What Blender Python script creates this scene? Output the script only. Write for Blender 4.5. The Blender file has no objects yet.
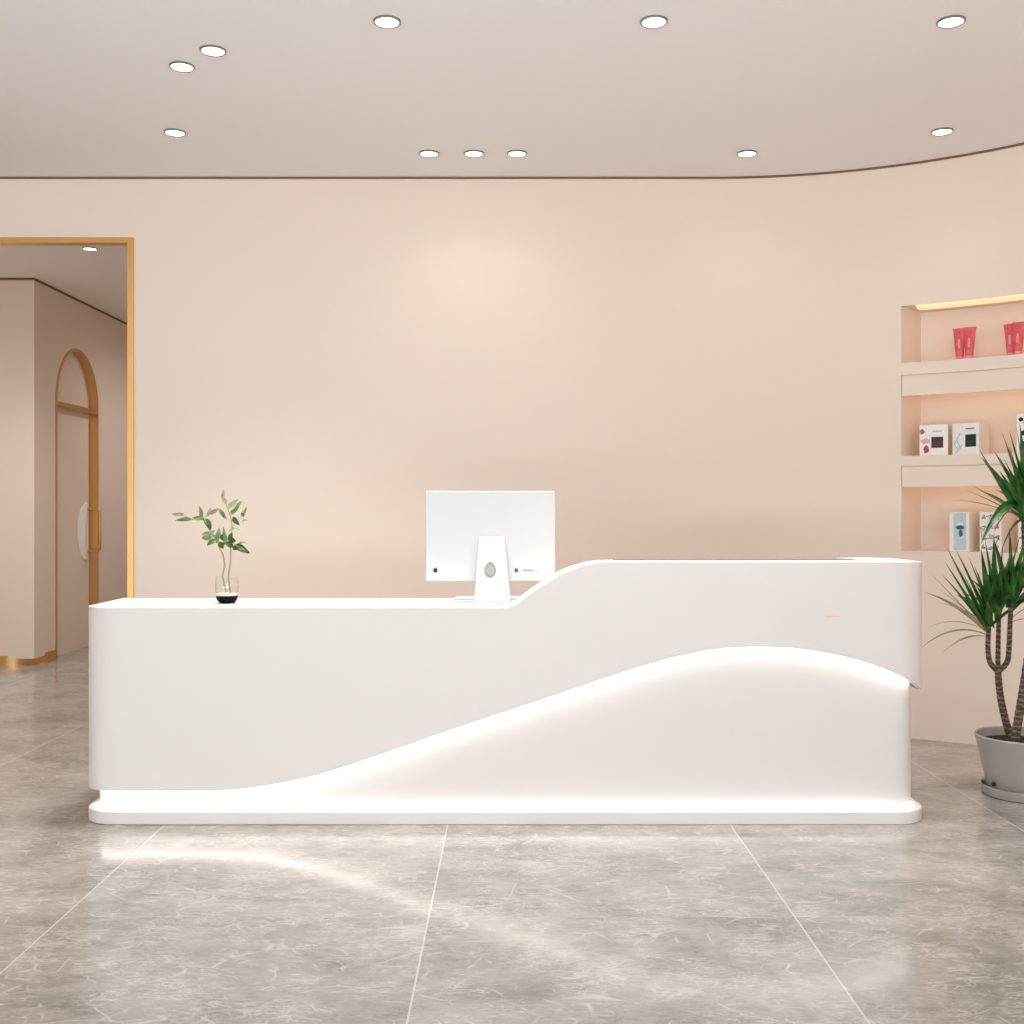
import bpy, math, random
from math import sin, cos, pi, radians as R, sqrt, atan2
from mathutils import Vector, Matrix
random.seed(7)
SC = bpy.context.scene
COL = SC.collection
F = 1100.0; EYE = 1.30           # focal length in pixels of a 1024 frame, eye height

def at(x, y, d):                  # photo pixel at a known distance -> world point
    return Vector(((x-512)/F*d, d, EYE-(y-512)/F*d))

def lin(c):
    return tuple(((v/255)/12.92 if v/255 <= .04045 else ((v/255+.055)/1.055)**2.4) for v in c)+(1,)

# ------------------------------------------------------------------ materials
def mat(name, rgb, rough=.5, metal=0, spec=.5, emit=None, es=0, trans=0, ior=1.45, bump=None, coat=0, var=None):
    m = bpy.data.materials.new(name); m.use_nodes = True
    nt = m.node_tree; b = nt.nodes['Principled BSDF']
    b.inputs['Base Color'].default_value = lin(rgb)
    b.inputs['Roughness'].default_value = rough
    b.inputs['Metallic'].default_value = metal
    b.inputs['Specular IOR Level'].default_value = spec
    b.inputs['Transmission Weight'].default_value = trans
    b.inputs['IOR'].default_value = ior
    b.inputs['Coat Weight'].default_value = coat
    if emit:
        b.inputs['Emission Color'].default_value = lin(emit); b.inputs['Emission Strength'].default_value = es
    if bump or var:
        tc = nt.nodes.new('ShaderNodeTexCoord'); n = nt.nodes.new('ShaderNodeTexNoise')
        nt.links.new(tc.outputs['Object'], n.inputs['Vector'])
        n.inputs['Scale'].default_value = bump[0] if bump else var[0]; n.inputs['Detail'].default_value = 4
        if bump:
            bp = nt.nodes.new('ShaderNodeBump'); bp.inputs['Strength'].default_value = bump[1]; bp.inputs['Distance'].default_value = .002
            nt.links.new(n.outputs['Fac'], bp.inputs['Height']); nt.links.new(bp.outputs['Normal'], b.inputs['Normal'])
        if var:
            n2 = nt.nodes.new('ShaderNodeTexNoise'); n2.inputs['Scale'].default_value = var[0]; n2.inputs['Detail'].default_value = 3
            nt.links.new(tc.outputs['Object'], n2.inputs['Vector'])
            cr = nt.nodes.new('ShaderNodeValToRGB'); cr.color_ramp.elements[0].color = lin(rgb); cr.color_ramp.elements[1].color = lin(var[1])
            cr.color_ramp.elements[0].position = .35; cr.color_ramp.elements[1].position = .65
            nt.links.new(n2.outputs['Fac'], cr.inputs['Fac']); nt.links.new(cr.outputs['Color'], b.inputs['Base Color'])
    return m

M = {}
M['wall'] = mat('wall_paint', (237,222,210), .75, spec=.25, bump=(220,.05))
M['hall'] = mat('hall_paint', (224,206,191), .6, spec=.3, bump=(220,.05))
M['ceil'] = mat('ceiling_paint', (240,238,238), .85, spec=.2, bump=(150,.04))
M['ceilhall'] = mat('hall_ceiling_paint', (242,234,228), .85, spec=.2, bump=(150,.04))
M['white'] = mat('white_lacquer', (226,223,221), .35, spec=.4, bump=(8,.01))
M['led'] = mat('led_white', (255,255,255), .5, emit=(255,250,244), es=22)
M['ledbase'] = mat('led_white_base', (255,255,255), .5, emit=(255,250,244), es=10)
M['warm'] = mat('led_warm', (255,230,190), .5, emit=(255,206,158), es=.72)
M['lens'] = mat('lamp_lens', (255,255,255), .4, emit=(255,252,248), es=6)
M['ring'] = mat('lamp_ring', (150,146,138), .3, metal=.8, bump=(40,.02))
M['gold'] = mat('brushed_brass', (222,174,112), .32, metal=.75, bump=(60,.05))
M['golddark'] = mat('shadow_gap_bronze', (128,98,74), .5, metal=.3, bump=(60,.03))
M['brown'] = mat('brown_edging', (112,84,68), .5, var=(30,(95,70,56)))
M['plastic'] = mat('white_plastic', (203,203,204), .2, spec=.5, bump=(10,.01))
M['screen'] = mat('screen_glass', (10,10,12), .08, bump=(5,.005))
M['grey'] = mat('grey_plastic', (140,140,140), .4, bump=(20,.02))
M['greydk'] = mat('grey_print', (84,86,90), .5, bump=(20,.01))
M['greylt'] = mat('pale_print', (158,158,160), .5, bump=(20,.01))
M['black'] = mat('black_print', (8,8,8), .5, bump=(20,.01))
M['glass'] = mat('clear_glass', (250,252,250), .02, trans=1, ior=1.3, bump=(6,.01))
M['sand'] = mat('white_sand', (244,242,238), .8, bump=(200,.3))
M['stone'] = mat('black_gloss_base', (3,3,3), .6, spec=.15, bump=(40,.05))
M['stem'] = mat('pale_stem', (168,152,124), .7, bump=(60,.2))
M['leafA'] = mat('leaf_green', (96,128,66), .5, var=(18,(128,156,96)))
M['leafB'] = mat('leaf_dark', (44,74,28), .5, var=(18,(74,104,48)))
M['leafC'] = mat('leaf_pale', (164,172,132), .55, var=(18,(140,134,104)))
M['drac'] = mat('dracaena_green', (20,62,22), .4, spec=.4, var=(14,(66,118,46)))
M['dracold'] = mat('dracaena_old_leaf', (132,134,84), .6, var=(12,(178,160,118)))
def bark_material():
    m = mat('ringed_bark', (98,82,66), .85, bump=(50,.5)); nt = m.node_tree
    tc = nt.nodes.new('ShaderNodeTexCoord'); wv = nt.nodes.new('ShaderNodeTexWave'); wv.bands_direction = 'Z'
    wv.inputs['Scale'].default_value = 13; wv.inputs['Distortion'].default_value = 5; wv.inputs['Detail Scale'].default_value = 3
    cr = nt.nodes.new('ShaderNodeValToRGB'); e = cr.color_ramp.elements
    e[0].color = lin((72,60,48)); e[1].color = lin((124,109,91)); e[0].position = .6; e[1].position = .98
    nt.links.new(tc.outputs['Object'], wv.inputs['Vector']); nt.links.new(wv.outputs['Fac'], cr.inputs['Fac'])
    nt.links.new(cr.outputs['Color'], nt.nodes['Principled BSDF'].inputs['Base Color']); return m
M['bark'] = bark_material()
M['pot'] = mat('grey_glazed_pot', (160,156,152), .25, spec=.5, coat=.3, bump=(9,.02))
M['soil'] = mat('dark_soil', (52,40,34), .95, bump=(90,.8), var=(60,(30,22,18)))
M['pink'] = mat('pink_tube', (226,104,112), .35, var=(30,(206,78,90)))
M['pinkcap'] = mat('pink_cap', (236,150,150), .4, bump=(30,.02))
M['card'] = mat('white_card', (243,241,238), .5, bump=(30,.02))
M['cardshade'] = mat('shaded_card', (236,224,212), .6, bump=(30,.02))  # carton sides: their shade is put into the card colour
M['burg'] = mat('burgundy_ink', (84,22,30), .4, var=(60,(40,10,14)))
M['rose'] = mat('rose_ink', (196,88,112), .5, var=(40,(160,50,76)))
M['roselt'] = mat('pale_rose_ink', (228,176,186), .5, bump=(30,.02))
M['dgreen'] = mat('dark_green_ink', (16,66,56), .4, var=(60,(8,36,32)))
M['mint'] = mat('mint_ink', (150,206,198), .5, var=(40,(196,226,220)))
M['blue'] = mat('pale_blue_ink', (178,206,220), .5, var=(30,(202,220,228)))
M['teal'] = mat('teal_ink', (70,120,144), .5, var=(30,(50,90,112)))

def floor_material():
    m = bpy.data.materials.new('grey_marble_tile'); m.use_nodes = True
    nt = m.node_tree; N = nt.nodes; L = nt.links; b = N['Principled BSDF']
    def nd(t, **k):
        n = N.new(t)
        for a, v in k.items(): setattr(n, a, v)
        return n
    def math_(op, a, c=None, cl=False):
        n = nd('ShaderNodeMath', operation=op, use_clamp=cl)
        for i, v in enumerate((a, c)):
            if v is None: continue
            if isinstance(v, (int, float)): n.inputs[i].default_value = v
            else: L.new(v, n.inputs[i])
        return n.outputs[0]
    tc = nd('ShaderNodeTexCoord'); P = tc.outputs['Object']
    sep = nd('ShaderNodeSeparateXYZ'); L.new(P, sep.inputs[0])
    TW, TD = 1.175, 2.35
    u = math_('DIVIDE', math_('ADD', sep.outputs[0], .267), TW); v = math_('DIVIDE', math_('SUBTRACT', sep.outputs[1], 3.53), TD)
    iu = math_('FLOOR', u); iv = math_('FLOOR', v)
    def line(fr, size, w):
        f = math_('FRACT', fr); e = math_('MINIMUM', f, math_('SUBTRACT', 1.0, f))
        return math_('LESS_THAN', math_('MULTIPLY', e, size), w)
    gu = line(u, TW, .0028); gv = line(v, TD, .0016)
    # per-tile offset
    cmb = nd('ShaderNodeCombineXYZ'); L.new(iu, cmb.inputs[0]); L.new(iv, cmb.inputs[1])
    wn = nd('ShaderNodeTexWhiteNoise', noise_dimensions='3D'); L.new(cmb.outputs[0], wn.inputs['Vector'])
    sc = nd('ShaderNodeVectorMath', operation='SCALE'); L.new(wn.outputs['Color'], sc.inputs[0]); sc.inputs['Scale'].default_value = 30
    ad = nd('ShaderNodeVectorMath', operation='ADD'); L.new(P, ad.inputs[0]); L.new(sc.outputs[0], ad.inputs[1])
    Q = ad.outputs[0]
    def noise(vec, s, det=5, dist=0, rough=.55):
        n = nd('ShaderNodeTexNoise'); L.new(vec, n.inputs['Vector']); n.inputs['Scale'].default_value = s
        n.inputs['Detail'].default_value = det; n.inputs['Distortion'].default_value = dist; n.inputs['Roughness'].default_value = rough
        return n.outputs['Fac']
    def rot(vec, a, s):
        mp = nd('ShaderNodeMapping'); L.new(vec, mp.inputs[0]); mp.inputs['Rotation'].default_value = (0,0,a); mp.inputs['Scale'].default_value = s
        return mp.outputs[0]
    def ramp(f, p0, p1, c0=0, c1=1):
        n = nd('ShaderNodeMapRange'); L.new(f, n.inputs[0])
        n.inputs[1].default_value = p0; n.inputs[2].default_value = p1; n.inputs[3].default_value = c0; n.inputs[4].default_value = c1
        return n.outputs[0]
    cloud = noise(rot(Q, .5, (1,1.7,1)), 1.6, 4, 1.2)
    mid = noise(rot(Q, .5, (2.4,4.6,1)), 3.2, 6, 1.5, .65)
    fine = noise(rot(Q, .8, (3,6.5,1)), 7, 6, 2.0, .7)
    # hair-thin light veins: level sets of distorted noise in two directions
    def vein(a, s, scl, w, d):
        n = noise(rot(Q, a, s), scl, 3, d, .5)
        return ramp(math_('ABSOLUTE', math_('SUBTRACT', n, .5)), 0, w, 1, 0)
    mask = ramp(noise(Q, 3.1, 3), .46, .64)
    mask2 = ramp(noise(Q, 6.3, 3), .48, .62)
    v1 = math_('MULTIPLY', vein(.9, (1.2,4,1), 3.0, .022, 1.2), mask)
    v2 = math_('MULTIPLY', vein(-.7, (1.5,5,1), 4.5, .026, 1.6), mask2)
    v3 = math_('MULTIPLY', vein(.15, (1.2,3,1), 7.5, .035, 2.2), mask)
    v4 = math_('MULTIPLY', vein(2.2, (1.2,6,1), 6.5, .03, .8), mask2)
    vs = math_('MAXIMUM', math_('MAXIMUM', v1, v2), math_('MAXIMUM', math_('MULTIPLY', v3, .8), v4))
    def stroke(s_, a, w, msc, lo, hi):
        n = nd('ShaderNodeTexNoise'); L.new(Q, n.inputs['Vector']); n.inputs['Scale'].default_value = s_*.6; n.inputs['Detail'].default_value = 2
        dv = nd('ShaderNodeVectorMath', operation='SCALE'); L.new(n.outputs['Color'], dv.inputs[0]); dv.inputs['Scale'].default_value = .9/s_
        av = nd('ShaderNodeVectorMath', operation='ADD'); L.new(rot(Q, a, (1,1.8,1)), av.inputs[0]); L.new(dv.outputs[0], av.inputs[1])
        vo = nd('ShaderNodeTexVoronoi', feature='DISTANCE_TO_EDGE'); vo.inputs['Scale'].default_value = s_; L.new(av.outputs[0], vo.inputs['Vector'])
        return math_('MULTIPLY', ramp(vo.outputs['Distance'], 0, w, 1, 0), ramp(noise(Q, msc, 2), lo, hi))
    vs = math_('MAXIMUM', vs, math_('MAXIMUM', stroke(7, .6, .05, 9, .54, .66), math_('MAXIMUM', stroke(13, -.4, .06, 11, .54, .68), math_('MAXIMUM', stroke(3.6, 1.0, .016, 5, .53, .62), math_('MULTIPLY', stroke(24, 1.1, .09, 15, .52, .7), .45)))))
    t = math_('ADD', math_('MULTIPLY', ramp(cloud, .3, .7), .38), math_('ADD', math_('MULTIPLY', ramp(mid, .25, .75), .32), math_('MULTIPLY', ramp(fine, .25, .75), .30)))
    cr = nd('ShaderNodeValToRGB'); L.new(t, cr.inputs[0]); e = cr.color_ramp.elements
    e[0].position = .18; e[0].color = lin((112,106,101)); e[1].position = .85; e[1].color = lin((168,163,158))
    q = e.new(.5); q.color = lin((143,138,133))
    def mix(f, a, c):
        n = nd('ShaderNodeMix', data_type='RGBA'); L.new(f, n.inputs[0]); L.new(a, n.inputs[6]); n.inputs[7].default_value = c
        return n.outputs[2]
    c = mix(math_('MULTIPLY', vs, .62), cr.outputs[0], lin((196,191,186)))
    c = mix(math_('MULTIPLY', gv, .25), c, lin((180,175,170)))
    c = mix(math_('MULTIPLY', gu, .65), c, lin((200,196,192)))
    L.new(c, b.inputs['Base Color'])
    L.new(ramp(mid, .3, .7, .10, .20), b.inputs['Roughness'])
    b.inputs['Specular IOR Level'].default_value = .55
    return m
M['floor'] = floor_material()

# ------------------------------------------------------------------ mesh helpers
class MB:
    def __init__(s): s.v = []; s.f = []; s.sm = []
    def add(s, vs, fs, smooth=False):
        o = len(s.v); s.v += [tuple(p) for p in vs]; s.f += [tuple(i+o for i in f) for f in fs]; s.sm += [smooth]*len(fs); return s
    def box(s, x0, x1, y0, y1, z0, z1):
        vs = [(x,y,z) for z in (z0,z1) for y in (y0,y1) for x in (x0,x1)]
        return s.add(vs, [(0,2,3,1),(4,5,7,6),(0,1,5,4),(2,6,7,3),(0,4,6,2),(1,3,7,5)])
    def prism(s, poly, z0, z1, smooth=False):      # vertical prism of a ccw polygon; z1 may be a function
        n = len(poly); vs = [(p[0],p[1],z0) for p in poly]+[(p[0],p[1],z1) for p in poly]
        s.add(vs, [tuple(range(n))[::-1], tuple(range(n,2*n))])
        return s.add(vs, [(i,(i+1)%n,n+(i+1)%n,n+i) for i in range(n)], smooth)
    def arc(s, a0, a1, r0, r1, z0, z1, a0b=None, seg=None):    # block following the curved wall (degrees); a0b = start angle at r1
        n = seg or max(2, int(abs(a1-a0)/1.5)); a0b = a0 if a0b is None else a0b
        vs = []
        for i in range(n+1):
            t = i/n
            for r, st in ((r0,a0),(r1,a0b)):
                a = R(st+(a1-st)*t); x, y = CX+r*sin(a), CY+r*cos(a)
                vs += [(x,y,z0),(x,y,z1)]
        fs = [];
        for i in range(n):
            b, c = 4*i, 4*(i+1)
            fs += [(b,c,c+1,b+1),(b+2,b+3,c+3,c+2),(b+1,c+1,c+3,b+3),(b,b+2,c+2,c)]
        fs += [(0,1,3,2),(4*n,4*n+2,4*n+3,4*n+1)]
        return s.add(vs, fs, True)
    def lathe(s, prof, c=(0,0,0), n=40, caps=True):
        k = len(prof); vs = [(c[0]+r*cos(2*pi*j/n), c[1]+r*sin(2*pi*j/n), c[2]+z) for r, z in prof for j in range(n)]
        s.add(vs, [(i*n+j, i*n+(j+1)%n, (i+1)*n+(j+1)%n, (i+1)*n+j) for i in range(k-1) for j in range(n)], True)
        if caps: s.add([vs[j] for j in range(n)], [tuple(range(n))[::-1]]); s.add([vs[(k-1)*n+j] for j in range(n)], [tuple(range(n))])
        return s
    def tube(s, pts, rad, n=10, closed=False):
        pts = [Vector(p) for p in pts]; m = len(pts); rs = rad if isinstance(rad, (list,tuple)) else [rad]*m
        up = Vector((.123,.32,.91)); vs = []
        for i, p in enumerate(pts):
            t = (pts[min(i+1,m-1)]-pts[max(i-1,0)]).normalized()
            a = t.cross(up); a = a.normalized() if a.length > 1e-4 else Vector((1,0,0)); bb = t.cross(a).normalized(); 
            up = a.cross(t)
            vs += [p+(a*cos(2*pi*j/n)+bb*sin(2*pi*j/n))*rs[i] for j in range(n)]
        s.add(vs, [(i*n+j, (i+1)*n+j, (i+1)*n+(j+1)%n, i*n+(j+1)%n) for i in range(m-1) for j in range(n)], True)
        s.add(vs[:n], [tuple(range(n))]); return s.add(vs[-n:], [tuple(range(n))[::-1]])
    def build(s, name, m, parent=None, bevel=0, kind=None, seg=2):
        me = bpy.data.meshes.new(name); me.from_pydata(s.v, [], s.f); me.update()
        for p, q in zip(me.polygons, s.sm): p.use_smooth = q
        import bmesh
        bm = bmesh.new(); bm.from_mesh(me); bmesh.ops.remove_doubles(bm, verts=bm.verts, dist=1e-5)
        bmesh.ops.recalc_face_normals(bm, faces=bm.faces); bm.to_mesh(me); bm.free()
        try: me.set_sharp_from_angle(angle=R(35))
        except Exception: pass
        me.materials.append(m if not isinstance(m, str) else M[m])
        o = bpy.data.objects.new(name, me); COL.objects.link(o); o.parent = parent
        if bevel:
            b = o.modifiers.new('bevel', 'BEVEL'); b.width = bevel; b.segments = seg; b.limit_method = 'ANGLE'; b.angle_limit = R(40); b.harden_normals = False
        if kind: o['kind'] = kind
        return o

def thing(name, label, cat, loc=(0,0,0), rz=0, group=None):
    o = bpy.data.objects.new(name, None); COL.objects.link(o); o.empty_display_size = .1
    o.location = loc; o.rotation_euler = (0,0,rz); o['label'] = label; o['category'] = cat
    if group: o['group'] = group
    return o

def interp(pts, x):               # smooth monotone-ish (Catmull) interpolation of y over x
    if x <= pts[0][0]: return pts[0][1]
    if x >= pts[-1][0]: return pts[-1][1]
    for i in range(len(pts)-1):
        if pts[i][0] <= x <= pts[i+1][0]: break
    x0,y0 = pts[i]; x1,y1 = pts[i+1]; h = x1-x0
    def sl(j):
        if j <= 0 or j >= len(pts)-1: return 0 if j <= 0 else (pts[-1][1]-pts[-2][1])/(pts[-1][0]-pts[-2][0])
        return (pts[j+1][1]-pts[j-1][1])/(pts[j+1][0]-pts[j-1][0])
    t = (x-x0)/h; m0, m1 = sl(i)*h, sl(i+1)*h
    return (2*t**3-3*t*t+1)*y0+(t**3-2*t*t+t)*m0+(-2*t**3+3*t*t)*y1+(t**3-t*t)*m1

# ------------------------------------------------------------------ room
YW = 6.59; H = 3.307                 # back wall distance, ceiling height
CX, CY, CR = 1.2, YW-2.35, 2.35      # curve of the wall on the right
FRONT = -3.0; XLW = -6.0; XRW = CX+CR
DX, DZ = -2.265, 2.941               # doorway edge and head
A0, A0B, A1 = 26.4, 28.1, 84         # niche angles
Z_N = [(2.160,2.488),(1.623,1.969),(1.075,1.444)]   # niche openings

MB().box(-9, 4.2, FRONT, 14.2, -.1, 0).build('floor', 'floor', kind='structure')
MB().box(XLW-.2, 4.2, FRONT, YW+.2, H, H+.1).build('ceiling', 'ceil', kind='structure')
MB().box(-9, -1.5, YW+.2, 14.2, 3.28, 3.40).build('ceiling_hall', 'ceilhall', kind='structure')
w = MB()
w.box(DX, CX, YW, YW+.2, 0, H)
w.box(-3.95, DX, YW, YW+.2, DZ, H)
w.box(XLW-.2, -3.95, YW, YW+.2, 0, H)
w.arc(0, A0, CR, CR+.34, 0, H)
w.arc(A0, A1, CR, CR+.34, 0, Z_N[2][0])
w.arc(A0, A1, CR, CR+.34, Z_N[0][1], H)
w.arc(A1, 90, CR, CR+.34, 0, H)
w.arc(A0, A1, CR+.28, CR+.34, Z_N[2][0], Z_N[0][1], a0b=A0)
# splayed left cheek of the niche
def pc(a, r): return (CX+r*sin(R(a)), CY+r*cos(R(a)))
w.prism([pc(A0,CR), pc(A0B,CR+.28), pc(A0-.3,CR+.28)], Z_N[2][0], Z_N[0][1])
w.build('wall_back', 'wall', kind='structure')
MB().box(XRW, XRW+.2, FRONT, CY, 0, H).build('wall_right', 'wall', kind='structure')
MB().box(XLW-.2, XLW, FRONT, YW, 0, H).build('wall_left', 'wall', kind='structure')
# shadow-gap line under the ceiling
t = MB(); t.box(XLW, CX, YW-.006, YW, H-.012, H); t.arc(0, 90, CR-.006, CR, H-.012, H); t.box(XRW-.006, XRW, FRONT, CY, H-.012, H)
t.build('trim_1', 'golddark', kind='structure')
# brass frame of the doorway to the hall
t = MB(); t.box(DX-.036, DX+.001, YW-.012, YW+.12, 0, DZ-.03); t.box(-3.952, DX+.001, YW-.012, YW+.06, DZ-.03, DZ+.002); t.box(-3.952, -3.915, YW-.012, YW+.12, 0, DZ-.03)
t.build('trim_2', 'gold', kind='structure')

# hall beyond the doorway
HX, HY, HZ = -4.04, 9.3, 3.28
AY0, AY1, TZ, AZ = 9.745, 10.71, 2.29, 2.80      # arched door opening on the hall's left wall
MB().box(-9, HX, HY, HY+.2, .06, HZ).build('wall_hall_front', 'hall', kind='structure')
# side wall with an arched recess: face built as a polygon with the opening cut around
def arch_pts(n=24, off=0.0):
    c = (AY0+AY1)/2; a = (AY1-AY0)/2+off; b = AZ-TZ+off
    return [(AY0-off, .0)]+[(c-a*cos(pi*i/n), TZ+b*sin(pi*i/n)) for i in range(n+1)]+[(AY1+off, .0)]
ap = arch_pts()
w = MB(); DEP = .07
n = len(ap)
# two faces left/right of the arch, then strips above it
w.box(HX-.2, HX, HY+.2, AY0, .06, HZ); w.box(HX-.2, HX, AY1, 14, .06, HZ)
for i in range(1, n-2):
    (y0,z0),(y1,z1) = ap[i], ap[i+1]
    vs = [(x,y,z) for x in (HX,HX-.2) for (y,z) in ((y0,z0),(y1,z1),(y1,HZ),(y0,HZ))]
    w.add(vs, [(0,1,2,3),(7,6,5,4),(0,4,5,1)])
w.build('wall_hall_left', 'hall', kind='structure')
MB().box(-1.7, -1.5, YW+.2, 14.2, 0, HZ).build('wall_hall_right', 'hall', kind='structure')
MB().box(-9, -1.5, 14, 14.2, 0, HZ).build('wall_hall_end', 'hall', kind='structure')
t = MB(); t.box(-9, HX+.005, HY-.005, HY, HZ-.02, HZ); t.box(HX, HX+.006, HY, 14, HZ-.02, HZ)
t.build('trim_3', 'golddark', kind='structure')
# brass plinth with a rounded corner
pl = [(-9, HY-.012)]+[(HX-.30+.312*cos(a), HY+.30+.312*sin(a)) for a in [R(-90+7.5*i) for i in range(13)]]+[(HX+.012, AY0-.03),(HX-.15,AY0-.03),(HX-.15,HY+.35),(-9,HY+.35)]
MB().prism(pl, 0, .085, True).build('baseboard_hall', 'gold', kind='structure')
# arched door: brass liner, leaf, fan panel, transom, handle
door = MB()
door.box(HX-.16, HX-DEP, AY0, AY1-.0, .0, TZ)
door_o = door.build('door_1', 'hall', kind='structure')
ln = MB()
T = .022; outer = arch_pts(off=0.012); inner = arch_pts(off=-T+.012)
vs = []
for (a, b_) in zip(outer, inner):
    vs += [(HX+.01,a[0],a[1]),(HX+.01,b_[0],b_[1]),(HX-DEP-.03,b_[0],b_[1]),(HX-DEP-.03,a[0],a[1])]
fs = []
for i in range(len(outer)-1):
    b0, b1 = 4*i, 4*i+4
    fs += [(b0,b1,b1+1,b0+1),(b0+1,b1+1,b1+2,b0+2),(b0+2,b1+2,b1+3,b0+3),(b0+3,b1+3,b1,b0)]
ln.add(vs, fs, True); ln.build('door_frame', 'gold', door_o)
fan = arch_pts(off=-.005)[1:-1]; k = len(fan)
MB().add([(HX-DEP,y,z) for y,z in fan]+[(HX-DEP-.05,y,z) for y,z in fan], [tuple(range(k)), tuple(range(k,2*k))[::-1]]+[(i,i+k,(i+1)%k+k,(i+1)%k) for i in range(k)]).build('fan_panel', 'hall', door_o)
MB().box(HX-DEP-.01, HX+.008, AY0, AY1, TZ-.045, TZ).build('transom_bar', 'gold', door_o, bevel=.004)
hz0, hz1 = .92, 1.33; hy = AY1-.07; hm = MB()
hm.tube([(HX-DEP,hy,hz0),(HX+.03,hy,hz0),(HX+.055,hy,hz0+.02),(HX+.055,hy,hz1-.02),(HX+.03,hy,hz1),(HX-DEP,hy,hz1)], .013, 12)
hm.build('door_handle', 'gold', door_o)
hp = [(hy, .83)]+[(hy-.24*sin(pi*i/20), 1.11-.28*cos(pi*i/20)) for i in range(1,20)]+[(hy, 1.39)]
k = len(hp)
MB().add([(HX-DEP+.008,y,z) for y,z in hp]+[(HX-DEP,y,z) for y,z in hp], [tuple(range(k)), tuple(range(k,2*k))[::-1]]+[(i,i+k,(i+1)%k+k,(i+1)%k) for i in range(k)]).build('handle_plate', 'card', door_o)

# ------------------------------------------------------------------ niche shelves in the curved wall
def shelf(z0, z1, fz0, label):
    t = thing('wall_shelf', label, 'shelf', group=None)
    MB().arc(A0, A1, CR, CR+.28, z0, z1, a0b=A0B).build('shelf_board', 'wall', t)
    MB().arc(A0+.12, A1, CR, CR+.02, fz0, z0-.007).arc(A0+.12, A1, CR+.012, CR+.02, z0-.007, z0).build('fascia', 'wall', t)  # second arc: added spacer that blocks panel light so the groove stays dark
    MB().arc(A0B+.5, A1, CR+.05, CR+.26, z0-.006, z0-.001).build('light_panel', 'warm', t)
    return t
shelf(2.09, 2.16, 1.969, 'upper beige curved wall shelf with deep lip, holding the pink tubes')
shelf(1.565, 1.623, 1.444, 'lower beige curved wall shelf with deep lip, holding the burgundy and green boxes')
ls = MB().arc(A0B+.2, A1, CR+.012, CR+.15, Z_N[0][1]-.006, Z_N[0][1]-.0005).build('light_panel', 'warm')
ls['label'] = 'warm glowing light panel in the top of the uppermost niche above the pink tubes'; ls['category'] = 'light'

def onshelf(a, r, z): x, y = pc(a, r); return (x, y, z)
def strip_mark(x0, x1, z0, z1, m, parent, y=0, name='printed_mark', blob=False, parts=None):
    b = MB()
    if blob:
        cx, cz, rx, rz = (x0+x1)/2, (z0+z1)/2, (x1-x0)/2, (z1-z0)/2
        b.add([(cx+rx*cos(2*pi*j/14)*(1+.18*sin(3*j)), y-.0008, cz+rz*sin(2*pi*j/14)*(1+.15*cos(2*j))) for j in range(14)], [tuple(range(14))])
    else: b.box(x0, x1, y-.0008, y+.0005, z0, z1)
    return b.build(name, m, parent)

# pink tubes (local -Y faces the room)
def tube_pack(loc, rz, label, lean=0):
    t = thing('cosmetic_tube', label, 'tube', loc, rz, 'pink tubes on the top shelf')
    b = MB(); n = 24; prof = []; Ht = .185
    vs = []
    for k in range(9):
        q = k/8; z = .022+q*(Ht-.022)
        rx = .022+(.034-.022)*q; ry = .020*(1-q)**.7+.0015
        vs += [(rx*cos(2*pi*j/n), ry*sin(2*pi*j/n), z) for j in range(n)]
    b.add(vs, [(i*n+j, i*n+(j+1)%n, (i+1)*n+(j+1)%n, (i+1)*n+j) for i in range(8) for j in range(n)], True)
    b.add(vs[:n], [tuple(range(n))]); b.add(vs[-n:], [tuple(range(n))])
    b.build('tube_body', 'pink', t)
    MB().lathe([(.017,0),(.0205,.001),(.0205,.022),(.016,.0225)], n=24).build('cap', 'pinkcap', t)
    MB().box(-.006, .006, -.017, -.0135, .05, .12).build('printed_label', 'pinkcap', t)
    MB().box(-.0345, .0345, -.003, .003, Ht-.012, Ht).build('crimp', 'pink', t)
    t.rotation_euler = (0, lean, rz); return t
for a, r, ln_, lab in ((33.75, CR+.075, R(-1), 'pink cosmetic tube at far left of the top shelf'),
                  (34.95, CR+.065, R(2), 'pink cosmetic tube second from left on the top shelf'),
                  (40.1, CR+.085, R(-1.5), 'pink cosmetic tube third from left on the top shelf, partly hidden by its neighbour'),
                  (41.15, CR+.055, R(2), 'rightmost pink cosmetic tube on the top shelf, at the picture edge')):
    tube_pack(onshelf(a, r, 2.16), -R(a), lab, ln_)

def carton(a, r, z, w_, d_, h_, label, turn=0, group=None, side='cardshade'):
    t = thing('carton', label, 'box', onshelf(a, r, z), -R(a)+turn, group)
    MB().box(-w_/2, w_/2, 0, d_, 0, h_).build('box_body', side, t, bevel=.0015)
    MB().box(-w_/2+.001, w_/2-.001, -.0012, .0003, .001, h_-.001).build('front_panel', 'card', t)
    return t
g = 'cartons on the middle shelf'
t = carton(30.45, CR+.06, 1.623, .155, .12, .178, 'white carton with burgundy square and rose petals, left on the middle shelf', 0, g)
strip_mark(-.012,.052,.045,.108,'burg',t,-.002,'dark_square').data
strip_mark(-.075,-.050,.125,.155,'rose',t,-.002,'petal_print',True); strip_mark(-.07,-.02,.07,.10,'roselt',t,-.002,'petal_print',True)
strip_mark(-.055,-.025,.015,.06,'rose',t,-.0025,'petal_print',True); strip_mark(-.005,.045,.138,.143,'greylt',t,-.002,'small_print')
t = carton(34.6, CR+.055, 1.623, .155, .13, .18, 'white carton with dark green square and mint ribbon on the middle shelf', R(-13), g)
strip_mark(-.002,.06,.045,.115,'dgreen',t,-.002,'dark_square')
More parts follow.
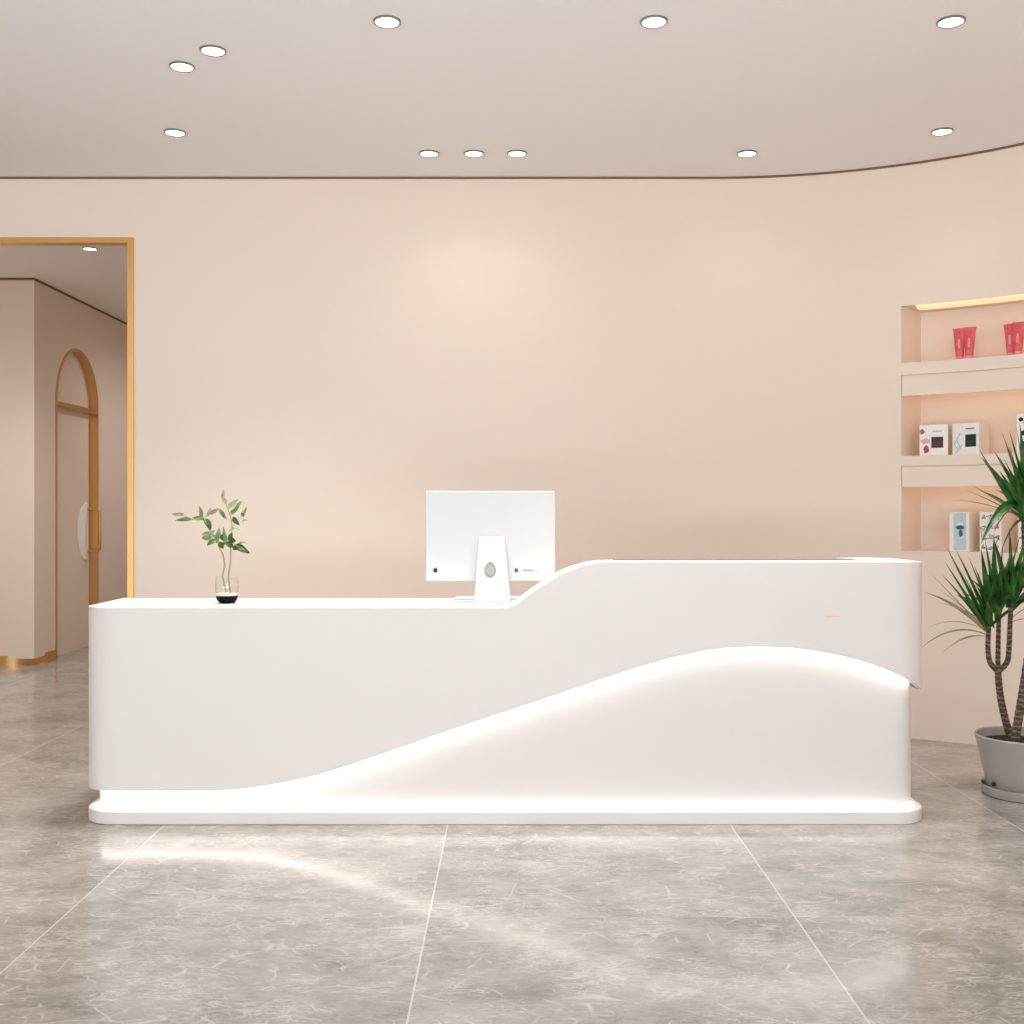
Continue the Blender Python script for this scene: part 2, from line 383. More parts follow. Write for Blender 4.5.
b = MB(); b.tube([(-.06,-.003,.01),(-.035,-.003,.05),(-.05,-.003,.09),(-.03,-.003,.125),(-.045,-.003,.10),(-.065,-.003,.06),(-.04,-.003,.02),(-.02,-.003,.06)], .004, 6)
b.build('ribbon_print', 'mint', t); strip_mark(0,.05,.145,.151,'greydk',t,-.002,'small_print')
t = carton(42.6, CR+.05, 1.623, .13, .12, .215, 'tall white carton with black round spots, rightmost on the middle shelf', R(4), g, 'card')
for (x, z, r_) in ((-.042,.185,.012),(.0,.165,.026),(-.03,.11,.014),(.03,.09,.02),(-.02,.05,.018),(.04,.19,.012)):
    strip_mark(x-r_,x+r_,z-r_,z+r_,'black',t,-.002,'spot_print',True)
g = 'tall cartons on the lowest shelf'
t = carton(33.7, CR+.07, 1.075, .115, .15, .225, 'tall white carton with pale blue panel and teal flower on the lowest shelf', R(-12), g)
strip_mark(-.032,.04,.008,.218,'blue',t,-.002,'blue_panel')
strip_mark(-.02,.03,.125,.150,'teal',t,-.003,'flower_print',True); strip_mark(-.002,.022,.085,.125,'teal',t,-.003,'flower_print',True); strip_mark(-.012,.024,.150,.165,'card',t,-.0035,'flower_print',True)
def floral(t, w_, h_, seed):
    rnd = random.Random(seed); b = MB(); pts = []
    for i in range(12):
        cx = (-w_/2+.024)+(w_-.048)*((i%3)/2 if (i//3)%2 == 0 else 1-(i%3)/2)+rnd.uniform(-.006,.006); cz = .028+(h_-.056)*(i//3)/3+rnd.uniform(-.006,.006); r_ = rnd.uniform(.011,.017); a = rnd.uniform(0,6)
        pts += [(cx+r_*cos(a+q)*(.6+.4*cos(q*3)), -.002, cz+r_*sin(a+q)*(.7+.3*cos(q*3))) for q in [k*.45 for k in range(14)]]
    b.tube(pts, .0017, 5); b.build('floral_print', 'greydk', t)
t = carton(37.7, CR+.06, 1.075, .125, .15, .225, 'tall white carton with grey floral line drawing beside the teal flower carton', R(-12), g); floral(t,.125,.225,3)
t = carton(42.5, CR+.06, 1.075, .125, .15, .225, 'tall white carton with grey floral line drawing at the picture edge behind the plant', R(-12), g); floral(t,.125,.225,5)

# ------------------------------------------------------------------ reception desk
K = 4.57/F
def fx(x): return (x-512)*K
def fz(y): return EYE-(y-512)*K
XL, XR, Y0, RC, YB, RB = -1.803, 1.745, 4.57, .14, 5.12, .17
TOP, LOW = 1.090, .901
wave = [(fx(x), fz(y)) for x, y in ((200,791),(240,789.2),(279,783.5),(318,775),(357,763),(396,749.4),(435,735.7),(474,722.6),(513,709.5),(552.5,696.3),(591.5,683),(622,672.8),(650,664),(675,657.3),(700,652),(725,648.6),(749,647.2),(775,647.3),(799,649),(825,652.8),(849,658),(882,668.3),(906,678.5))]+[(XR,.546)]
rise = [(fx(x), fz(y)) for x, y in ((500,608),(509,607.4),(517,604.3),(525,598),(534,591.3),(548.6,581.6),(563,573.6),(578,567.6),(592.5,564),(607,562.6),(622,562.5))]
rise = [(rise[0][0]-.08, LOW)]+[(a, max(LOW, z)) for a, z in rise]; rise[-1] = (rise[-1][0], TOP)
def zbot(p):
    if p[0] > 1 and p[1] > Y0+RC+.005: return .546
    return interp(wave, p[0])
def ztop(p): return interp(rise, p[0])
def outline(i=0, front=150):
    pts = [(XL+i, YB-i), (XL+i, 4.9), (XL+i, Y0+RC)]
    pts += [(XL+RC-(RC-i)*cos(R(7.5*k)), Y0+RC-(RC-i)*sin(R(7.5*k))) for k in range(1,13)]
    xa, xb = XL+RC, XR-RC
    pts += [(xa+(xb-xa)*k/front, Y0+i) for k in range(1, front)]
    pts += [(XR-RC+(RC-i)*sin(R(7.5*k)), Y0+RC-(RC-i)*cos(R(7.5*k))) for k in range(0,13)]
    pts += [(XR-i, 4.85)]
    pts += [(XR-RB+(RB-i)*cos(R(7.5*k)), YB-RB+(RB-i)*sin(R(7.5*k))) for k in range(0,13)]
    return pts
def ribbon(o_in, i_in, zb, zt, name, m, parent, smooth=True, cut=False):
    A, B = outline(o_in), outline(i_in)
    if cut: A, B = A[7:-21], B[7:-21]
    k = len(A); vs = []
    for a, b_ in zip(A, B):
        vs += [(a[0],a[1],zb(a)),(a[0],a[1],zt(a)),(b_[0],b_[1],zt(a)),(b_[0],b_[1],zb(a))]
    fs = []
    for i in range(k-1):
        p, q = 4*i, 4*i+4
        fs += [(p,q,q+1,p+1),(p+1,q+1,q+2,p+2),(p+2,q+2,q+3,p+3),(p+3,q+3,q,p)]
    fs += [(0,1,2,3),(4*k-4,4*k-1,4*k-2,4*k-3)]
    return MB().add(vs, fs, smooth).build(name, m, parent)
desk = thing('reception_desk', 'long white reception desk with rounded ends and glowing wave-shaped front on marble floor', 'reception desk', (0,4.85,0))
INV = Matrix.Translation((0,-4.85,0))
def attach(o): o.parent = desk; o.matrix_parent_inverse = INV; return o
b = MB().prism(outline(0), 0, .054, True); attach(b.build('base_plinth', 'white', bevel=.004))
b = MB().prism(outline(.044), .054, .866, True); attach(b.build('inner_panel', 'white'))
attach(ribbon(0, .020, zbot, ztop, 'wave_shell', 'white', None))
b = MB().prism(outline(.0201), .866, LOW-.0005, True); attach(b.build('countertop', 'white'))
# raised ledge following the S-shaped rise
XE = 1.505
XS = fx(512); xs = [XS+(XE-XS)*i/90 for i in range(91)]
b = MB(); vs = []
for x in xs:
    zt = max(ztop((x,0)), LOW)
    vs += [(x,Y0+.0199,LOW-.002),(x,Y0+.0199,zt-.0005),(x,Y0+.27,zt-.0005),(x,Y0+.27,LOW-.002)]
fs = []
for i in range(90):
    p, q = 4*i, 4*i+4
    fs += [(p,q,q+1,p+1),(p+1,q+1,q+2,p+2),(p+2,q+2,q+3,p+3),(p+3,q+3,q,p)]
fs += [(0,1,2,3),(360,363,362,361)]
attach(b.add(vs, fs, True).build('raised_ledge', 'white'))
cap = [p for p in outline(.0199) if p[0] >= XE and p[1] < YB+1]; cap = [(XE, Y0+.0199)]+cap+[(XE, YB-.0199)]
attach(MB().prism(cap, LOW-.002, TOP-.0005, True).build('end_cap', 'white'))
attach(MB().box(fx(614)+.02, XE, Y0+.27, Y0+.278, LOW, TOP+.0025).build('dark_edging', 'brown'))
# LED strips: one hidden in the gap behind the wave edge, one at the foot of the inner panel
attach(ribbon(.0202, .0235, lambda p: zbot(p)+.010, lambda p: zbot(p)+.030, 'light_strip', 'led', None, cut=True))
attach(ribbon(.032, .0438, lambda p: .0545, lambda p: .058, 'light_strip', 'ledbase', None))
# small brass emblem
e = MB(); cx, cz = fx(829), fz(617)
pts = [(cx+.022*(k/8-1)*1.0, cz+.005*((k/8-1)**2)) for k in range(17)]
top = [(x, Y0-.0015, z+.0035*(1-((i-8)/8)**2)) for i, (x,z) in enumerate(pts)]; bot = [(x, Y0-.0015, z-.0022*(1-((i-8)/8)**2)) for i, (x,z) in enumerate(pts)]
e.add(top+bot[::-1], [tuple(range(34))[::-1]]); e.add([(v[0]+.03,v[1],v[2]*.5+(cz+.004)*.5) for v in top+bot[::-1]], [tuple(range(34))[::-1]])
attach(e.build('emblem', 'gold'))

# ------------------------------------------------------------------ monitor
mon = thing('computer_monitor', 'white desktop computer seen from behind, standing on the low counter of the desk', 'computer', (-.094,4.86,LOW))
KM = 4.84/F
def mz(y): return EYE-(y-512)*KM-LOW
def mx(x): return (x-512)*KM+.094
def rrect(x0,x1,z0,z1,r,n=5):
    out = []
    for cx,cz,a in ((x1-r,z1-r,0),(x0+r,z1-r,90),(x0+r,z0+r,180),(x1-r,z0+r,270)):
        out += [(cx+r*cos(R(a+90*k/n)), cz+r*sin(R(a+90*k/n))) for k in range(n+1)]
    return out
def plate(poly, y0, y1, smooth=False):
    k = len(poly); b = MB()
    b.add([(x,y0,z) for x,z in poly]+[(x,y1,z) for x,z in poly], [tuple(range(k)), tuple(range(k,2*k))[::-1]])
    return b.add([(x,y0,z) for x,z in poly]+[(x,y1,z) for x,z in poly], [(i,i+k,(i+1)%k+k,(i+1)%k) for i in range(k)], smooth)
x0,x1,z0,z1 = mx(426),mx(555),mz(581),mz(491)
plate(rrect(x0,x1,z0,z1,.006), -.020, -.004).build('rear_housing', 'plastic', mon, bevel=.003)
# gently curved raised back
plate(rrect(x0,x1,z0,z1,.006), -.004, .002).build('bezel', 'plastic', mon)
plate(rrect(x0+.008,x1-.008,z0+.03,z1-.008,.003), .0015, .003).build('screen', 'screen', mon)
# stand: bent plate tapering upward + foot
xa0,xa1,xb0,xb1 = mx(479),mx(504.5),mx(474.5),mx(510.5)
zt, zb = mz(537), .009
prof = [(-.024,zt),(-.045,.14),(-.062,zb)]
vs = []
for i,(y,z) in enumerate(prof):
    q = (zt-z)/(zt-zb); l, r_ = xa0+(xb0-xa0)*q, xa1+(xb1-xa1)*q
    vs += [(l,y-.006,z),(r_,y-.006,z),(r_,y+.006,z),(l,y+.006,z)]
fs = [(0,1,2,3),(11,10,9,8)]
for i in range(2):
    p,q = 4*i,4*i+4
    fs += [(p,q,q+1,p+1),(p+1,q+1,q+2,p+2),(p+2,q+2,q+3,p+3),(p+3,q+3,q,p)]
stand = MB().add(vs, fs).build('stand', 'plastic', mon, bevel=.003)
MB().box(xa0+.02, xa1-.02, -.022, -.018, zt-.05, zt-.01).build('hinge', 'plastic', mon)
MB().box(mx(473.3), mx(511.7), -.082, .12, 0, .009).build('foot', 'plastic', mon, bevel=.002)
cxh, czh = mx(490.3), mz(571)+.004
def tear(s):
    return [(cxh+.026*s*cos(2*pi*j/32), czh+.031*s*(sin(2*pi*j/32)+(.22*max(0,sin(2*pi*j/32))**8))) for j in range(32)]
yh = -.0615+ .010*0
def on_stand(poly, off, th):      # follow the slanted stand face
    def ys(z): return -.006+(-.045 + (z-.14)/(zt-.14)*(.021) if z > .14 else -.062+(z-zb)/(.14-zb)*.017)-off
    k = len(poly)
    return MB().add([(x,ys(z),z) for x,z in poly]+[(x,ys(z)-th,z) for x,z in poly], [tuple(range(k,2*k)), tuple(range(k))[::-1]]+[(i,(i+1)%k,(i+1)%k+k,i+k) for i in range(k)])
on_stand(tear(1), .0002, .001).build('cable_hole', 'grey', mon)
on_stand(tear(.72), .0014, .0006).build('cable_hole_cover', 'greylt', mon)
# logo and small print on the rear housing
lx, lz, s = mx(435.6), mz(570.3), .0105
ap_ = []
for k in range(40):
    a = 2*pi*k/40; r_ = s*(1+.07*cos(4*a)); x, z = r_*cos(a)*.95, r_*sin(a)
    dx, dz = x-s*1.12, z-s*.15
    dd = sqrt(dx*dx+dz*dz)
    if dd < s*.48: x, z = s*1.12+dx/dd*s*.48, s*.15+dz/dd*s*.48
    if abs(x) < s*.25 and z > 0: z -= s*.12
    ap_.append((lx+x, lz+z))
lg = plate(ap_, -.0214, -.0204)
lg.add([(lx+s*q*.25+s*.06*m_, -.0214, lz+s*(1.05+.38*q)+s*.1*m_) for q, m_ in ((0,0),(.5,-1),(1.3,0),(.8,2))], [(0,1,2,3)])
lg.build('logo', 'black', mon)
gx, gz = mx(516.3), mz(570.3)
gm = plate([(gx+.0085*cos(2*pi*k/20), gz+.0095*sin(2*pi*k/20)) for k in range(20)], -.0214, -.0204); gm.build('round_mark', 'greydk', mon)
sp = MB(); x = mx(523)
rr = random.Random(2)
while x < mx(533): 
    wd = rr.uniform(.003,.007); sp.box(x, x+wd, -.0213, -.0204, gz-.004, gz+.0045); x += wd+.002
while x < mx(540): sp.box(x, x+.003, -.0213, -.0204, gz-.0015, gz+.001); x += .0055
sp.build('small_print', 'greylt', mon)

kb = thing('keyboard', 'flat white keyboard lying on the counter behind the computer stand', 'keyboard', (-.10,5.045,LOW))
b = MB(); b.prism(rrect(-.165,.165,-.05,.045,.01), 0, .008); b.build('keyboard_base', 'plastic', kb, bevel=.002)
b = MB()
for r_ in range(5):
    for c_ in range(14): b.box(-.155+c_*.0222, -.137+c_*.0222, -.044+r_*.0172, -.030+r_*.0172, .008, .0105)
b.build('keys', 'card', kb)

# ------------------------------------------------------------------ vase with branches
VY = 4.82; kv = VY/F; vx = (227-512)*kv
vase = thing('glass_vase', 'small clear glass vase with black and white base on the low counter', 'vase', (vx,VY,LOW))
MB().lathe([(.022,.0005),(.032,.002),(.040,.010),(.0455,.022),(.0475,.033),(.0475,.0335)], n=40).build('black_base', 'stone', vase)
MB().lathe([(.0470,.0336),(.0472,.044),(.001,.046)], n=40).build('white_layer', 'sand', vase)
MB().lathe([(.0480,.034),(.0495,.060),(.0500,.085),(.0485,.105),(.0470,.116),(.0455,.1165),(.0470,.105),(.0485,.085),(.048,.060),(.0474,.0465)], n=48, caps=False).build('glass_body', 'glass', vase)
br = thing('leafy_branches', 'two leafy green eucalyptus-like branches standing in the glass vase', 'branches', (vx,VY,LOW+.046))
def vp(cx, cy, dy=0): return Vector(((160+cx*.1465-512)*kv-vx, dy, EYE-(470+cy*.1465-512)*kv-LOW-.046))
stA = [vp(452,835,.0),vp(428,730,.005),vp(435,650,.012),vp(425,580,.01),vp(405,530,0),vp(400,480,-.005),vp(355,430,-.01),vp(325,370,-.02),vp(305,325,-.02),vp(250,335,-.03),vp(170,310,-.03),vp(130,315,-.03)]
stB = [vp(480,838,.0),vp(470,725,-.005),vp(483,650,-.01),vp(485,560,-.005),vp(480,480,0),vp(488,400,.01),vp(478,320,.01),vp(460,260,.005),vp(445,215,0),vp(437,150,0)]
twig = [[stA[8],vp(345,295,-.01),vp(400,272,.01),vp(430,310,.02)],[vp(478,320,.01),vp(520,260,.02),vp(555,215,.03)],[vp(488,400,.01),vp(530,345,-.02),vp(565,315,-.03),vp(582,262,-.04)],
        [stB[4],vp(520,510,-.02),vp(570,530,-.03),vp(598,560,-.03)],[vp(405,500,0),vp(370,480,.02),vp(300,460,.03)],[vp(485,540),vp(450,500,.02),vp(425,430,.03)]]
def smooth(pts, n=5):
    out = []
    for i in range(len(pts)-1):
        a, b_, c, d = pts[max(i-1,0)], pts[i], pts[i+1], pts[min(i+2,len(pts)-1)]
        for k in range(n):
            t_ = k/n; out.append(.5*((2*b_)+(c-a)*t_+(2*a-5*b_+4*c-d)*t_*t_+(3*b_-a-3*c+d)*t_**3))
    return out+[pts[-1]]
def taper(pts, r0, r1): return [r0+(r1-r0)*i/(len(pts)-1) for i in range(len(pts))]
for s_ in (stA, stB):
    q = smooth(s_); MB().tube(q, taper(q,.0042,.0014), 8).build('branch', 'stem', br)
b = MB()
for s_ in twig: q = smooth(s_); b.tube(q, taper(q,.0014,.0007), 6)
b.build('twigs', 'stem', br)
def leaf(b, p, q, wd, bend=.2, roll=0, n=7):
    p, q = Vector(p), Vector(q); d = q-p; L_ = d.length; t_ = d.normalized()
    view = Vector((0,-1,.35)).normalized(); sd = t_.cross(view).normalized(); nn = sd.cross(t_).normalized()
    sd2 = sd*cos(roll)+nn*sin(roll); nn2 = nn*cos(roll)-sd*sin(roll)
    vs = []
    for i in range(n+1):
        s_ = i/n; w_ = wd*(sin(pi*min(1,s_*.97+.03)**.8)**.85 if 0 < s_ < 1 else .03); c = p+d*s_+nn2*(bend*L_*sin(pi*s_))
        vs += [c-sd2*w_+nn2*w_*.35, c, c+sd2*w_+nn2*w_*.35]
    fs = []
    for i in range(n):
        o_ = 3*i; fs += [(o_,o_+3,o_+4,o_+1),(o_+1,o_+4,o_+5,o_+2)]
    b.add(vs, fs, True)
LV = [ (230,335,118,345,24,'leafB'),(180,300,95,302,13,'leafC'),(270,340,178,352,24,'leafC'),(300,325,285,245,20,'leafA'),(312,320,340,250,14,'leafC'),(305,330,352,412,26,'leafB'),(290,330,215,330,18,'leafA'),
       (335,300,410,262,17,'leafC'),(395,265,440,340,17,'leafC'),(405,275,425,330,10,'leafB'),(455,232,418,180,16,'leafC'),(430,190,448,132,13,'leafC'),(475,275,545,200,30,'leafC'),(485,300,562,210,20,'leafA'),
       (500,320,553,378,20,'leafB'),(510,330,540,375,14,'leafB'),(555,315,588,250,11,'leafC'),(570,310,545,290,10,'leafB'),(562,300,585,320,12,'leafB'),(550,355,588,345,11,'leafB'),(480,425,562,408,13,'leafA'),
       (360,455,280,465,22,'leafC'),(350,425,290,445,16,'leafA'),(345,440,372,410,14,'leafC'),(405,478,340,515,24,'leafB'),(395,470,360,440,16,'leafA'),(402,480,420,395,18,'leafA'),(430,500,434,385,13,'leafC'),
       (410,490,432,538,22,'leafB'),(440,480,395,440,20,'leafB'),(460,500,445,420,18,'leafA'),(455,495,505,528,22,'leafB'),(478,470,535,485,26,'leafB'),(480,480,495,425,18,'leafB'),(500,510,605,572,26,'leafB'),
       (520,520,578,498,18,'leafA'),(535,530,600,545,16,'leafB'),(330,470,310,425,14,'leafA'),(380,500,385,450,20,'leafB'),(420,520,460,470,22,'leafB'),(300,340,262,300,12,'leafA'),(500,520,540,545,18,'leafB'),(350,480,330,500,14,'leafA')]
bl = {}
rr = random.Random(4)
for (a,b_,c,d,w_,m_) in LV:
    y0_ = rr.uniform(-.035,.03); bb = bl.setdefault(m_, MB())
    leaf(bb, vp(a,b_,y0_), vp(c,d,y0_+rr.uniform(-.02,.02)), w_*.1465*kv*.9, rr.uniform(-.2,.25), rr.uniform(-.7,.7))
for m_, nm in (('leafA','green_leaves'),('leafB','dark_leaves'),('leafC','pale_leaves')): 
    o = bl[m_].build(nm, m_, br); 
    if m_ != 'leafA': o['label'] = nm.replace('_',' ')

# ------------------------------------------------------------------ potted dracaena
PY = 5.06; kp = PY/F; px_ = (1023-512)*kp
plant = thing('potted_dracaena', 'tall dracaena plant with spiky leaves in a grey pot on floor right of desk', 'plant', (px_,PY,0))
def pp(x, y, dy=0): return Vector(((x-512)/F*(PY+dy)-px_, dy, EYE-(y-512)/F*(PY+dy)))
MB().lathe([(.152,.022),(.157,.03),(.171,.11),(.190,.2),(.205,.258),(.209,.270),(.205,.276),(.197,.274),(.193,.262),(.187,.232),(.186,.228)], n=64).build('pot', 'pot', plant)
MB().lathe([(.166,.0),(.174,.004),(.181,.03),(.182,.044),(.178,.046),(.174,.038),(.170,.022),(.10,.018)], n=64).build('saucer', 'pot', plant)
MB().lathe([(.188,.236),(.14,.240),(.05,.244),(.001,.245)], n=48).build('soil', 'soil', plant)
hp_ = Vector((-.158, -.055, .062))
MB().lathe([(.001,-.011),(.008,-.008),(.011,0),(.008,.008),(.001,.011)], c=tuple(hp_), n=16, caps=False).build('drain_hole', 'black', plant)
def trunk(pts, r0, r1, name='trunk'):
    q = smooth(pts, 14); rs = taper(q, r0, r1); rs = [r_*(1+.09*(1 if (i%3)==0 else 0)) for i, r_ in enumerate(rs)]
    return MB().tube(q, rs, 12).build(name, 'bark', plant)
trunk([pp(1012,742,.02), pp(1006,722,.02), pp(1001,700,.02), pp(998.5,680,.02), pp(998,668,.02)], .017, .0135)
trunk([pp(998,672,.02), pp(990,662,.02), pp(988,648,.02), pp(988.5,632,.02), pp(989,620,.02)], .0125, .010, 'trunk_branch')
trunk([pp(998,672,.02), pp(998,655,.03), pp(998.5,630,.04), pp(999,612,.04)], .0115, .009, 'trunk_branch')
trunk([pp(998,672,.02), pp(1007,662,.0), pp(1009,648,-.02), pp(1010,625,-.03), pp(1011,605,-.03)], .0125, .010, 'trunk_branch')
trunk([pp(1015,742,-.06), pp(1019,715,-.06), pp(1024,685,-.05), pp(1030,640,-.03), pp(1031,590,.0), pp(1026,550,.01), pp(1025,520,.01)], .019, .015)
def blade(b, p, q, sag, w_, n=12, roll=0):
    p, q = Vector(p), Vector(q); d = q-p; L_ = d.length; pts = []
    ctrl = p+d*.5+Vector((0,0,sag*L_))
    for i in range(n+1):
        s_ = i/n; pts.append(p*(1-s_)**2+ctrl*2*s_*(1-s_)+q*s_*s_)
    vs = []
    for i, c in enumerate(pts):
        s_ = i/n; t_ = (pts[min(i+1,n)]-pts[max(i-1,0)]).normalized()
        sd = t_.cross(Vector((0,0,1))); sd = sd.normalized() if sd.length > .05 else Vector((1,0,0))
        nn = sd.cross(t_).normalized(); s2 = sd*cos(roll)+nn*sin(roll); n2 = nn*cos(roll)-sd*sin(roll)
        ww = w_*(.55+.45*min(1,s_*4))*(1-max(0,(s_-.35)/.65)**1.5)+.0004
        vs += [c-s2*ww+n2*ww*.45, c, c+s2*ww+n2*ww*.45]
    fs = []
    for i in range(n):
        o_ = 3*i; fs += [(o_,o_+3,o_+4,o_+1),(o_+1,o_+4,o_+5,o_+2)]
    b.add(vs, fs, True)
fol1, old1, fol2, old2 = MB(), MB(), MB(), MB()
rr = random.Random(11)
# leaves read off the photograph: base, tip, sag, half width
G1 = [((986,628),(946.5,547),-.02),((988,625),(955,548),.03),((986,630),(945,562),-.02),((987,632),(941.5,574),.03),((990,625),(981,549),.04),((992,622),(968,556),.02),((995,620),(985,540),0),((997,612),(994,533),.02),
      ((999,612),(1003,546),0),((1000,615),(1012,548),.03),((1003,608),(1020,535),-.03),((1008,608),(1023,552),.05),((990,622),(957,595),.12),((1010,606),(1030,548),0),((1010,610),(1032,570),.05),((1011,608),(1018,560),.05),((993,628),(974,565),.05),
      ((1011,612),(1040,590),.12),((998,610),(1008,560),.05),((990,620),(976,585),.1),((986,626),(962,572),.04),((1000,605),(990,560),.0)]
for p, q, s_ in G1:
    dy = rr.uniform(-.16,.12); blade(fol1, pp(p[0],p[1],.0), pp(q[0],q[1],dy), s_, rr.uniform(.015,.021), roll=rr.uniform(-1.0,1.0))
O1 = [((986,632),(923,592),.13,.012),((984,628),(930,572.5),-.02,.004),((986,635),(919,650),.30,.013),((986,637),(941,654),.22,.008),((984,630),(925,629),.22,.006),((984,627),(936,588),.06,.004),((984,622),(935,602),.10,.004),((1012,618),(1045,600),.1,.008),((1012,622),(1045,622),.2,.006)]
for p, q, s_, w_ in O1: blade(old1, pp(p[0],p[1],.02), pp(q[0],q[1],rr.uniform(-.08,.03)), s_, w_, roll=rr.uniform(-.5,.5))
for k in range(32):              # the rest of the heads, all round
    c = ((988,626,.02),(999,614,.04),(1011,608,-.03))[k%3]; base = pp(*c); az = rr.uniform(0,2*pi); el = R(rr.uniform(20,82)); L_ = rr.uniform(.26,.40)
    dirv = Vector((cos(az)*cos(el), sin(az)*cos(el), sin(el)))
    if dirv.x < -.45: dirv.x *= .4
    blade(fol1, base+Vector((0,0,rr.uniform(-.02,.05))), base+dirv*L_-Vector((0,0,.05*cos(el))), .12*cos(el), rr.uniform(.011,.016), roll=rr.uniform(-.8,.8))
G2 = [((1024,525),(979,449),-.05),((1022,512),(981.5,457.5),.02),((1023,505),(993.5,450.5),.02),((1024,500),(1001,431),.04),((1025,498),(1009,430),.03),((1024,505),(1006,446),.02),((1026,500),(1016,425),.02),
      ((1020,520),(984,492),.15),((1018,505),(981,544),.40),((1024,520),(1000,555),.35),((1027,500),(1024,412),0),((1024,515),(999,470),.03)]
for p, q, s_ in G2:
    dy = rr.uniform(-.15,.1); blade(fol2, pp(p[0],p[1],.01), pp(q[0],q[1],dy), s_, rr.uniform(.014,.019), roll=rr.uniform(-1,1))
O2 = [((1022,518),(949.5,500),.10,.008),((1022,516),(972,485.5),.02,.008),((1023,520),(965,490),.06,.005),((1018,512),(975,548),.35,.006)]
for p, q, s_, w_ in O2: blade(old2, pp(p[0],p[1],.01), pp(q[0],q[1],rr.uniform(-.12,.0)), s_, w_, roll=rr.uniform(-.4,.4))
for k in range(46):
    base = pp(1026,520,.01); az = rr.uniform(0,2*pi); el = R(rr.uniform(5,85)); L_ = rr.uniform(.34,.52)
    dirv = Vector((cos(az)*cos(el), sin(az)*cos(el), sin(el)))
    if dirv.x < -.2: dirv.x *= .35
    blade(fol2, base+Vector((0,0,rr.uniform(-.04,.12))), base+dirv*L_-Vector((0,0,.12*cos(el))), .2*cos(el), rr.uniform(.011,.016), roll=rr.uniform(-.8,.8))
fol1.build('foliage', 'drac', plant); fol2.build('foliage', 'drac', plant)
for o_ in (old1, old2): o = o_.build('faded_leaves', 'dracold', plant); o['label'] = 'faded yellowish drooping leaves'

# ------------------------------------------------------------------ downlights
def downlight(loc, label, power=18, group='round ceiling downlights'):
    t = thing('downlight', label, 'ceiling light', loc, 0, group)
    MB().lathe([(.047,-.001),(.0485,-.008),(.052,-.010),(.0565,-.007),(.057,.0)], n=36, caps=False).build('trim_ring', 'ring', t)
    MB().lathe([(.048,-.001),(.047,-.005),(.001,-.0052)], n=36, caps=False).build('lens', 'lens', t)
    l = bpy.data.lights.new('lamp', 'SPOT'); l.energy = power; l.spot_size = R(108 if power > 100 and loc[1] < 6 else 125); l.spot_blend = 1; l.shadow_soft_size = .05; l.color = (.99,.98,.955)
    lo = bpy.data.objects.new('lamp', l); COL.objects.link(lo); lo.parent = t; lo.location = (0,0,-.02)
    return t
for x, y, lab in ((387,21,'left of the three large downlights nearest the viewer, above the vase side of the desk'),
                  (654,21,'middle of the three large downlights nearest the viewer'),
                  (951,21,'right of the three large downlights nearest the viewer, above the shelves side'),
                  (213,50,'upper one of two adjacent downlights in the upper left of the ceiling'),
                  (182,66,'lower one of two adjacent downlights in the upper left of the ceiling'),
                  (175,132,'small lone downlight at the left, above the brass doorway'),
                  (429,153,'left one of the row of three small downlights near the wall'),
                  (474,153,'middle one of the row of three small downlights near the wall'),
                  (517,153,'right one of the row of three small downlights near the wall'),
                  (747,153,'lone small downlight near the start of the ceiling curve'),
                  (942,131,'small downlight close to the curved wall above the shelves')):
    d = (H-EYE)*F/(512-y)
    downlight(((x-512)/F*d, d, H), lab, 126 if d < 5.2 else 4)
t = downlight(((90-512)/F*8.26, 8.26, 3.28), 'small downlight beyond the doorway, just under its brass head', 150)

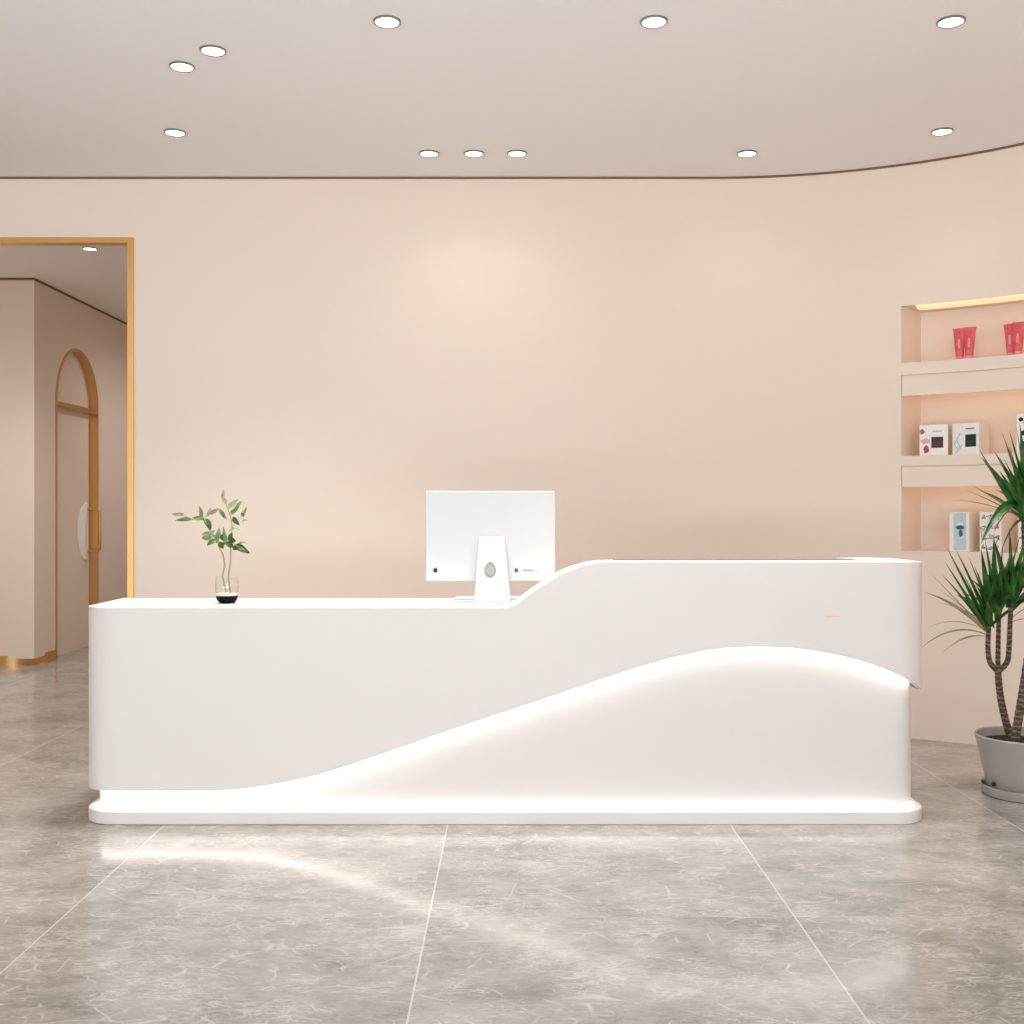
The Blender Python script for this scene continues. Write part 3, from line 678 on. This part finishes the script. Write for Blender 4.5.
# ------------------------------------------------------------------ light
def area(name, loc, rot, sx, sy, e, c=(1,1,1)):
    l = bpy.data.lights.new(name, 'AREA'); l.shape = 'RECTANGLE'; l.size = sx; l.size_y = sy; l.energy = e; l.color = c
    o = bpy.data.objects.new(name, l); COL.objects.link(o); o.location = loc; o.rotation_euler = rot; return o
area('front_fill', (-1.2, FRONT, 1.65), (R(90),0,0), 9.2, 3.2, 45, (.92,.975,1))  # added soft fill across the open room front, source unseen
area('low_front_fill', (-1.2, FRONT, .35), (R(128),0,0), 9.2, .7, 148, (.92,.975,1))  # added upward fill to lift the ceiling, no such source known
area('ceiling_fill', (-.8, 0, 2.1), (R(165),0,0), 6, .4, 168, (.96,.985,1))  # added fill behind the camera that brightens ceiling and upper wall, no fixture
for hx, hy_, he in ((-5.4,7.4,150),(-2.5,11.2,105)):  # two added spots without fixtures, only to brighten the hall
    l = bpy.data.lights.new('hall_fill', 'SPOT'); l.energy = he; l.spot_size = R(176); l.spot_blend = 1; l.shadow_soft_size = .08; l.color = (.98,.97,.95)
    o = bpy.data.objects.new('hall_fill', l); COL.objects.link(o); o.location = (hx, hy_, 3.24)
W = bpy.data.worlds.new('World'); SC.world = W; W.use_nodes = True
W.node_tree.nodes['Background'].inputs[0].default_value = (.92,.97,1,1); W.node_tree.nodes['Background'].inputs[1].default_value = .5

# finer nesting: marks and fittings belong to the part they sit on
def nest(root, child, parent):
    ps = [c for c in root.children if c.name.split('.')[0] == parent]
    for c in list(root.children):
        if ps and c.name.split('.')[0] in child: c.parent = ps[0]; c.matrix_parent_inverse = Matrix.Identity(4)
for o in list(bpy.data.objects):
    if o.parent: continue
    k_ = o.name.split('.')[0]
    if k_ == 'carton': nest(o, ('dark_square','petal_print','small_print','ribbon_print','spot_print','blue_panel','flower_print','floral_print'), 'front_panel')
    if k_ == 'computer_monitor': nest(o, ('logo','round_mark','small_print'), 'rear_housing'); nest(o, ('cable_hole','cable_hole_cover','hinge'), 'stand')
    if k_ == 'reception_desk': nest(o, ('emblem',), 'wave_shell'); nest(o, ('dark_edging',), 'raised_ledge')
    if k_ == 'cosmetic_tube': nest(o, ('printed_label',), 'tube_body')
    if k_ == 'potted_dracaena': nest(o, ('drain_hole',), 'pot')

cam = bpy.data.cameras.new('camera'); co = bpy.data.objects.new('camera', cam); COL.objects.link(co)
co.location = (0,0,EYE); co.rotation_euler = (R(90),0,0); cam.lens = 36*F/1024; cam.sensor_width = 36; cam.clip_start = .05
SC.camera = co
vs_ = SC.view_settings; vs_.view_transform = 'Standard'; vs_.look = 'None'; vs_.gamma = 1; vs_.use_curve_mapping = False
vs_.exposure = .06
SC.cycles.use_denoising = True; SC.cycles.max_bounces = 10; SC.cycles.diffuse_bounces = 6; SC.cycles.sample_clamp_indirect = 6
